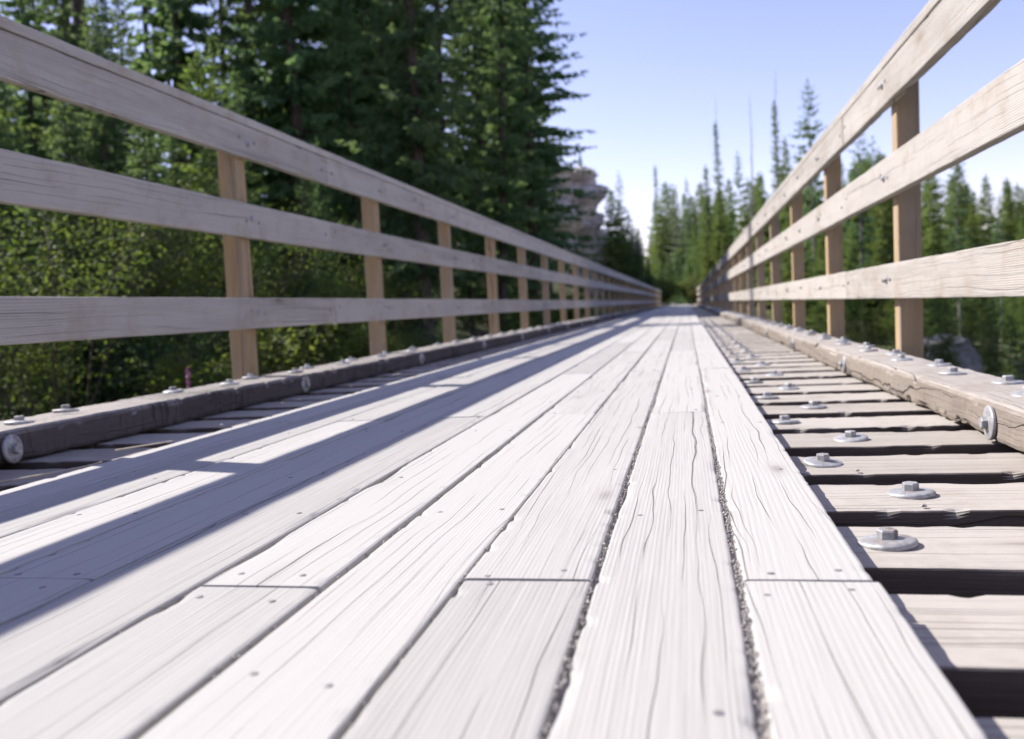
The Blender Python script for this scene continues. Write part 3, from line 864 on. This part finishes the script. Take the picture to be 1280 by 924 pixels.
# far end: trees beyond the bridge and along the valley side
spot(781, 214, 90, 'fir_tree', P_OPEN[1], 'small dark fir standing on the flank of the cliff against the sky', sx=0.9)
spot(733, 188, 84, 'fir_tree', P_BROAD[0], 'small yellow green tree perched on the brow of the cliff', sx=1.2, z=13.0)
spot(797, 290, 80, 'fir_tree', P_FIR[2], 'short dark fir at the foot of the cliff flank where it meets the trail', sx=1.1)
spot(826, 208, 118, 'spire_tree', P_NARROW[2], 'thin dark spire of a fir nearest to the gap of sky by the cliff', sx=0.95)
spot(848, 232, 112, 'fir_tree', P_GREY[0], 'pale grey green fir at the end of the bridge beside the thin dark spire', sx=1.25)
spot(863, 222, 122, 'fir_tree', P_OPEN[0], 'open fir with gaps in its crown behind the pale grey green fir', sx=0.7)
spot(886, 208, 100, 'spire_tree', P_NARROW[1], 'bright green cone shaped fir at the end of the bridge, left of the tallest spire', sx=1.35)
spot(906, 152, 108, 'spire_tree', P_NARROW[2], 'very slender tall spire with a thin bare tip beside the bright cone shaped fir', sx=1.0)
spot(930, 190, 104, 'fir_tree', P_OPEN[0], 'ragged fir standing between the very slender spire and the bare snag', sx=0.85)
spot(958, 215, 82, 'fir_tree', P_BROAD[1], 'yellow green bushy fir in front of the bare snags above the sunlit railing', sx=1.0)
spot(990, 172, 74, 'fir_tree', P_BROAD[0], 'bright yellow green fir just above the sunlit top rail, beside the big open fir', sx=0.8)
spot(979, 128, 96, 'spire_tree', P_NARROW[2], 'dark narrow spire rising behind the bright yellow green fir', sx=1.0)
spot(1022, 98, 66, 'fir_tree', P_OPEN[0], 'big fir with spreading tiers of boughs, the tallest live tree above the sunlit railing', sx=1.0)
spot(1078, 158, 58, 'fir_tree', P_OPEN[1], 'dark fir with open crown seen between the posts below the sunlit top rail', sx=1.1)
spot(1105, 170, 70, 'fir_tree', P_BARE[1], 'thin crowned fir with pale trunk behind the nearest post of the sunlit railing', sx=1.1)
spot(1052, 200, 70, 'fir_tree', P_FIR[1], 'dark fir beside the big fir with spreading tiers, under the sunlit top rail', sx=1.0)
spot(1165, 196, 44, 'fir_tree', P_BROAD[1], 'sunlit light green fir just past the nearest post of the sunlit railing', sx=1.05)
spot(1200, 170, 50, 'fir_tree', P_OPEN[1], 'ragged tall fir with long side boughs behind the sunlit light green fir', sx=0.95)
spot(1252, 242, 48, 'fir_tree', P_OPEN[0], 'shorter open fir standing apart against the sky beyond the sunlit railing', sx=0.75)
spot(1290, 285, 44, 'fir_tree', P_BROAD[0], 'low fir at the border of the picture beyond the sunlit railing', sx=0.9)
def snag(px, py, Y, label, sc=0.8):
    x = at_dist(px, Y); zb = float(ground_h(x, Y))-0.2; ht = top_ht(px, py, Y)-zb
    root = tag(empty('dead_snag', (x, Y, zb), RT.uniform(0, 6)), label, 'dead tree')
    add('trunk', ME_SNAG, root, scale=(sc, sc, ht/16))
snag(945, 118, 92, 'bare grey dead snag, leaning thin pole between the live spires above the sunlit railing', 0.8)
snag(977, 88, 97, 'tall bare dead trunk reaching highest, in front of the dark narrow spire', 0.85)
snag(903, 118, 110, 'hair thin dead top standing by the very slender spire', 0.6)
# sunlit conifers low on the valley side, seen under the bottom rail
G2 = 'sunlit conifers low on the valley side seen under the bottom rail'
LAB3 = 'small sunlit conifer on the valley side seen under the bottom rail of the sunlit railing'
for px, Y, py in ((1150, 30, 345), (1185, 26, 375), (1215, 30, 350), (1240, 25, 372), (1262, 29, 345), (1290, 25, 360), (1228, 36, 330), (1130, 40, 345), (1310, 30, 330), (1172, 38, 330)):
    spot(px, py, Y, 'young_conifer', P_YOUNG[1] if RT.random() < 0.7 else P_BROAD[1], LAB3, G2, sx=RT.uniform(0.9, 1.15))
# the far wood: more firs, further back, between the named ones
far_wood = []
G3 = 'firs of the far wood beyond the end of the bridge'
LAB4 = 'distant fir in the far wood behind the end of the bridge and the sunlit railing'
for k in range(400):
    if len(far_wood) >= 105: break
    px = RT.uniform(800, 1335); Y = RT.uniform(84, 150) if px < 985 else RT.uniform(60, 120)
    py = float(np.interp(px, [800, 830, 900, 960, 1040, 1120, 1220, 1335], [300, 272, 255, 240, 222, 215, 232, 268]))+RT.uniform(-28, 50)
    x = at_dist(px, Y)
    if not clear(x, Y, 2.2) or abs(x+0.55+0.0009*max(0, Y-END_Y)**2) < 2.4 or (Y < 77 and x < 4): continue
    spot(px, py, Y, 'fir_tree', RT.choice(P_FIR[:1]+P_NARROW[1:2]+P_BROAD*3), LAB4, G3, sx=RT.uniform(1.1, 1.7))
    far_wood.append(px)
for k in range(200):
    if len(far_wood) >= 150: break
    px = RT.uniform(815, 1330); Y = RT.uniform(86, 118) if px < 985 else RT.uniform(52, 90)
    py = float(np.interp(px, [800, 900, 1000, 1335], [318, 305, 290, 318]))+RT.uniform(-20, 15)
    x = at_dist(px, Y)
    if not clear(x, Y, 1.6) or abs(x+0.55+0.0009*max(0, Y-END_Y)**2) < 2.4 or (Y < 77 and x < 4): continue
    spot(px, py, Y, 'fir_tree', RT.choice(P_BROAD+P_YOUNG[1:]), 'lower bushy conifer in front of the distant firs of the far wood', 'lower conifers along the edge of the far wood', sx=RT.uniform(1.2, 1.7))
    far_wood.append(px)
for k in range(26):     # the back of the wood straight ahead
    px = RT.uniform(808, 905); Y = RT.uniform(122, 152)
    spot(px, RT.uniform(228, 288), Y, 'fir_tree', RT.choice(P_BROAD+P_GREY+P_NARROW[1:2]), LAB4, G3, sx=RT.uniform(1.3, 1.9))
for px, Y, py in ((836, 99, 318), (848, 104, 312), (861, 101, 322), (872, 97, 330), (827, 95, 326)):
    spot(px, py, Y, 'young_conifer', P_YOUNG[0], 'dark low conifer closing the trail just past the end of the bridge', 'dark low conifers closing the trail', sx=1.3)

# broadleaf shrubs ------------------------------------------------------------
def shrub_proto(seed, leaf, hgt=1.0, rad=0.8, n=4200, leafsize=0.055, stems=9, open_=0.5):
    rnd = random.Random(seed); U = rnd.uniform
    st = []; lv = Leaves()
    tips = []
    for k in range(stems):
        a = U(0, 6.28); r = rad*U(0.25, 1.0); h = hgt*U(0.55, 1.05)
        b = Vector((U(-0.08, 0.08), U(-0.08, 0.08), 0)); m_ = Vector((r*0.45*math.cos(a), r*0.45*math.sin(a), h*0.6)); t_ = Vector((r*math.cos(a), r*math.sin(a), h))
        st.append((b, m_, 0.014, 0.009)); st.append((m_, t_, 0.009, 0.004))
        for q in range(5):
            s = U(0.3, 1); c = m_.lerp(t_, s) if s > 0.5 else b.lerp(m_, 0.5+s)
            e = c+Vector((U(-1, 1), U(-1, 1), U(-0.1, 0.8)))*rad*0.42
            st.append((c, e, 0.005, 0.002)); tips.append((c, e))
    for k in range(n):
        c, e = tips[rnd.randrange(len(tips))]
        p = c.lerp(e, U(0.2, 1.05))+Vector((rnd.gauss(0, 1), rnd.gauss(0, 1), rnd.gauss(0, 0.8)))*rad*0.10
        d = (U(-1, 1), U(-1, 1), U(-0.7, 0.35)); L = leafsize*U(0.55, 1.3)
        lv.blade(p, d, (U(-0.7, 0.7), U(-0.7, 0.7), 1), L, L*0.55)
    sv, sf = sticks(st, 4)
    cv, cf = lv.build()
    return mesh('stem', sv, sf, M_BARK), mesh('foliage', cv, cf.tolist(), leaf)
S_GREEN = [shrub_proto(s, L_BUSH, 1.2, 0.85) for s in (1, 2, 3)]
S_TALL = [shrub_proto(s, L_BUSH, 2.4, 1.5, 9500, 0.042, 18) for s in (8, 9)]
S_YEL = [shrub_proto(4, L_YEL, 1.1, 0.8, 1800)]
S_DRY = [shrub_proto(5, L_DRY, 1.0, 0.8, 900)]
S_DARK = [shrub_proto(s, L_FIR, 1.0, 0.9, 4200, 0.045) for s in (6, 7)]
def shrub(proto, x, y, s, label, group=None, z=None, name='leafy_shrub'):
    zb = float(ground_h(x, y))-0.05 if z is None else z
    root = tag(empty(name, (x, y, zb), RT.uniform(0, 6.28)), label, 'shrub', group)
    add('stem', proto[0], root, scale=(s, s, s)); add('foliage', proto[1], root, scale=(s, s, s))
    return root
GS = 'shrubs on the bank below the shaded railing'
LS = {'g': 'green leafy shrub on the bank behind the shaded railing', 'd': 'low dark green shrub on the bank behind the shaded railing',
      'y': 'yellowing shrub on the bank behind the shaded railing', 'b': 'dry brown twiggy shrub on the bank behind the shaded railing'}
cnt = 0; tries = 0; sp = []
while cnt < 130 and tries < 5000:
    tries += 1
    Y = 3.5+RT.random()**1.1*44; px = RT.uniform(-260, 800)
    x = at_dist(px, Y)
    if x > -3.0-0.02*Y: continue
    if any((x-a)**2+(Y-b)**2 < 0.9 for a, b in sp): continue
    sp.append((x, Y))
    k = RT.choices('gdyb', (0.52, 0.30, 0.10, 0.08))[0]
    pr = {'g': S_GREEN, 'd': S_DARK, 'y': S_YEL, 'b': S_DRY}[k]
    shrub(RT.choice(pr), x, Y, RT.uniform(0.6, 1.0 if Y < 7.5 else 1.8), LS[k], {'g': 'green leafy', 'd': 'low dark', 'y': 'yellowing', 'b': 'dry brown'}[k]+' '+GS)
    cnt += 1
shrub(S_TALL[0], at_dist(62, 7.5), 7.5, 1.15, 'tall yellow green leafy shrub filling the gap above the bottom rail nearest the viewer')
shrub(S_GREEN[2], at_dist(380, 12.5), 12.5, 1.6, 'pale leafy shrub just past the nearest visible post of the shaded railing')
for px, Y in ((-20, 8.8), (150, 11), (250, 10.5), (120, 14.5), (345, 15), (405, 17), (470, 18), (30, 12)):
    shrub(RT.choice(S_TALL), at_dist(px, Y), Y, RT.uniform(0.85, 1.3), 'tall loose shrub rising behind the middle rail of the shaded railing', 'tall loose shrubs behind the shaded railing')
shrub(S_YEL[0], at_dist(873, 77), 77, 1.9, 'bright yellow bush at the far end of the sunlit railing')
shrub(S_YEL[0], at_dist(1085, 27), 27, 1.6, 'yellow green bush seen through the sunlit railing left of its nearest post', z=-2.6)
shrub(S_GREEN[1], at_dist(1068, 30), 30, 1.8, 'green bush beside the yellow green bush seen through the sunlit railing', z=-2.7)
for px, Y in ((1040, 36), (1010, 40), (1120, 26), (1180, 20), (1230, 19), (1275, 18), (1205, 24), (1150, 22), (985, 50), (960, 55)):
    shrub(RT.choice(S_GREEN+S_DARK), at_dist(px, Y), Y, RT.uniform(1.2, 1.9), 'green shrub low on the valley side below the sunlit railing', 'shrubs low on the valley side')
for k in range(16):
    Y = RT.uniform(76, 96); px = RT.choice((RT.uniform(805, 832), RT.uniform(862, 900)))
    shrub(RT.choice(S_DARK+S_GREEN), at_dist(px, Y), Y, RT.uniform(1.3, 2.4), 'dark shrub crowding the trail past the end of the bridge', 'dark shrubs by the trail past the bridge')

# fireweed stalk ----------------------------------------------------------------
def fireweed(px, Y, py_top, label):
    x = at_dist(px, Y); zt = top_ht(px, py_top, Y); zb = float(ground_h(x, Y)); h = zt-zb
    root = tag(empty('fireweed', (x, Y, zb)), label, 'flower')
    rnd = random.Random(3)
    sv, sf = sticks([((0, 0, 0), (0.02, 0, h*0.6), 0.007, 0.006), ((0.02, 0, h*0.6), (0.05, 0, h), 0.006, 0.002)], 6)
    add('stem', mesh('stem', sv, sf, M_STEM), root)
    lv = Leaves(); fl = Leaves()
    for k in range(60):
        z = rnd.uniform(0.15, 0.78)*h; a = rnd.uniform(0, 6.28)
        lv.blade((0.02*z/h, 0, z), (math.cos(a), math.sin(a), 0.4), (0, 0, 1), 0.11, 0.022)
    for k in range(110):
        t = rnd.uniform(0.80, 1.0); a = rnd.uniform(0, 6.28)
        fl.blade((0.05*t, 0, t*h), (math.cos(a), math.sin(a), rnd.uniform(-0.4, 0.6)), (rnd.uniform(-1, 1), rnd.uniform(-1, 1), 1), 0.028*(1.5-t*0.9), 0.016)
    v, f = lv.build(); add('leaf', mesh('leaf', v, f.tolist(), L_BUSH), root)
    v, f = fl.build(); add('blossom', mesh('blossom', v, f.tolist(), M_PINK), root)
fireweed(221, 6.2, 458, 'pink flower spike on a green stalk just behind the curb of the shaded railing')

# ------------------------------------------------------------------ rock
def blocky(name, size, mat, seed, sub=5, strata=0.0, amp=0.16):
    bm = bmesh.new(); bmesh.ops.create_cube(bm, size=1.0)
    bmesh.ops.subdivide_edges(bm, edges=bm.edges[:], cuts=sub, use_grid_fill=True)
    so = seed*7.31
    for v in bm.verts:
        p = v.co.copy(); r = p.length
        q = p.lerp(p.normalized()*0.62, 0.45)
        P = Vector((q.x*size[0], q.y*size[1], q.z*size[2]))
        f = mnoise.fractal(P*0.35+Vector((so, so, so)), 1.0, 2.1, 5)
        c = mnoise.cell(P*Vector((0.5, 0.5, 0.8)).x+Vector((so, 0, so)))*0.5
        l = 0.0
        if strata:
            l = strata*(math.floor(mnoise.noise((P.x*0.22, P.y*0.22, P.z*0.75+so))*6)/6 + 0.3*mnoise.noise((P.x*0.9, P.y*0.9, P.z*1.7+so)) + 0.5*math.floor(mnoise.noise((P.x*0.45+so, P.y*0.45, P.z*0.25))*4)/4)
        n = Vector((q.x, q.y, q.z*0.4)).normalized()
        d = amp*min(size)*(f*0.6+c*0.5)+l
        P += n*d
        v.co = P
    me = bpy.data.meshes.new(name); bm.to_mesh(me); bm.free(); me.materials.append(mat)
    return me
def rock(name, px, Y, size, label, seed, mat, z=None, rz=0.0, sub=9, strata=0.0, amp=0.16, cat='rock', x=None):
    x = at_dist(px, Y) if x is None else x
    zb = float(ground_h(x, Y)) if z is None else z
    o = add(name, blocky(name, size, mat, seed, sub, strata, amp), None, (x, Y, zb+size[2]*0.30), (0, 0, rz))
    return tag(o, label, cat)
rock('rock_cliff', 660, 84, (13, 12, 17), 'layered grey brown cliff rising past the far end of the shaded railing', 3, M_ROCK, z=-1, rz=0.35, sub=60, strata=1.5, amp=0.15, cat='cliff')
rock('rock_outcrop', 757, 88, (6, 9, 9), 'lower mossy rock shoulder at the foot of the layered cliff', 5, M_ROCK, z=-1, rz=0.2, sub=40, strata=1.1, amp=0.14, cat='rock')
rock('boulder', 1163, 30, (1.9, 1.8, 2.5), 'grey boulder under the bottom rail just past the nearest sunlit post', 8, M_STONE, rz=0.5, sub=16, strata=0.25, amp=0.3)
rock('boulder', 1075, 33, (3.4, 2.6, 1.9), 'low grey boulder behind the curb, left of the nearest sunlit post', 9, M_STONE, rz=0.1, sub=16, strata=0.25, amp=0.3)
rock('boulder', 140, 12.5, (1.3, 1.0, 0.9), 'shadowed stone among the shrubs behind the bottom rail', 10, M_STONE, rz=0.7, sub=12)


# loose bits ------------------------------------------------------------
def twig(pts, r, label):
    p0 = Vector(pts[0])
    rel = [Vector(p)-p0 for p in pts]
    o = add('twig', mesh('twig', *sticks([(a, b, r*(1-0.5*i/len(rel)), r*(1-0.5*(i+1)/len(rel))) for i, (a, b) in enumerate(zip(rel, rel[1:]))], 6), M_TWIG), None, p0)
    return tag(o, label, 'twig')
M_TWIG = simple('dry_twig', (0.34, 0.29, 0.23), (0.52, 0.46, 0.38), 30, 0.9)
zt_ = TIE_TOP+0.004
twig([(-5.25*H, 5.7*H, zt_), (-4.98*H, 5.95*H, zt_+0.006), (-4.72*H, 6.28*H, zt_+0.012), (-4.6*H, 6.35*H, zt_+0.02)], 0.0032, 'thin pale twig lying across the shaded ties beside the dark curb')
twig([(-4.62*H, 6.55*H, 0.004), (-4.45*H, 6.75*H, 0.007), (-4.38*H, 7.0*H, 0.005)], 0.0024, 'short bent twig on the sunlit rim of the outermost deck plank')
def stone(x, y, z, r, label, seed):
    rnd = random.Random(seed); bm = bmesh.new(); bmesh.ops.create_icosphere(bm, subdivisions=2, radius=r)
    for v in bm.verts: v.co *= 0.8+0.35*mnoise.noise(v.co/r*1.3+Vector((seed, 0, 0))); v.co.z *= 0.6
    me = bpy.data.meshes.new('pebble'); bm.to_mesh(me); bm.free(); me.materials.append(M_GRIT)
    return tag(add('pebble', me, None, (x, y, z+r*0.4)), label, 'pebble')
stone(1.17*H, 4.95*H, TIE_TOP, 0.006, 'small pebble on the tie just in front of the second nearest big washer', 3)
stone(1.02*H, 5.96*H, TIE_TOP, 0.005, 'tiny pebble on the edge of the tie that carries the third nearest big washer', 5)
stone(-4.52*H, 8.1*H, 0.0, 0.007, 'pale crumb of stone on the outer rim of the deck near the shaded ties', 7)
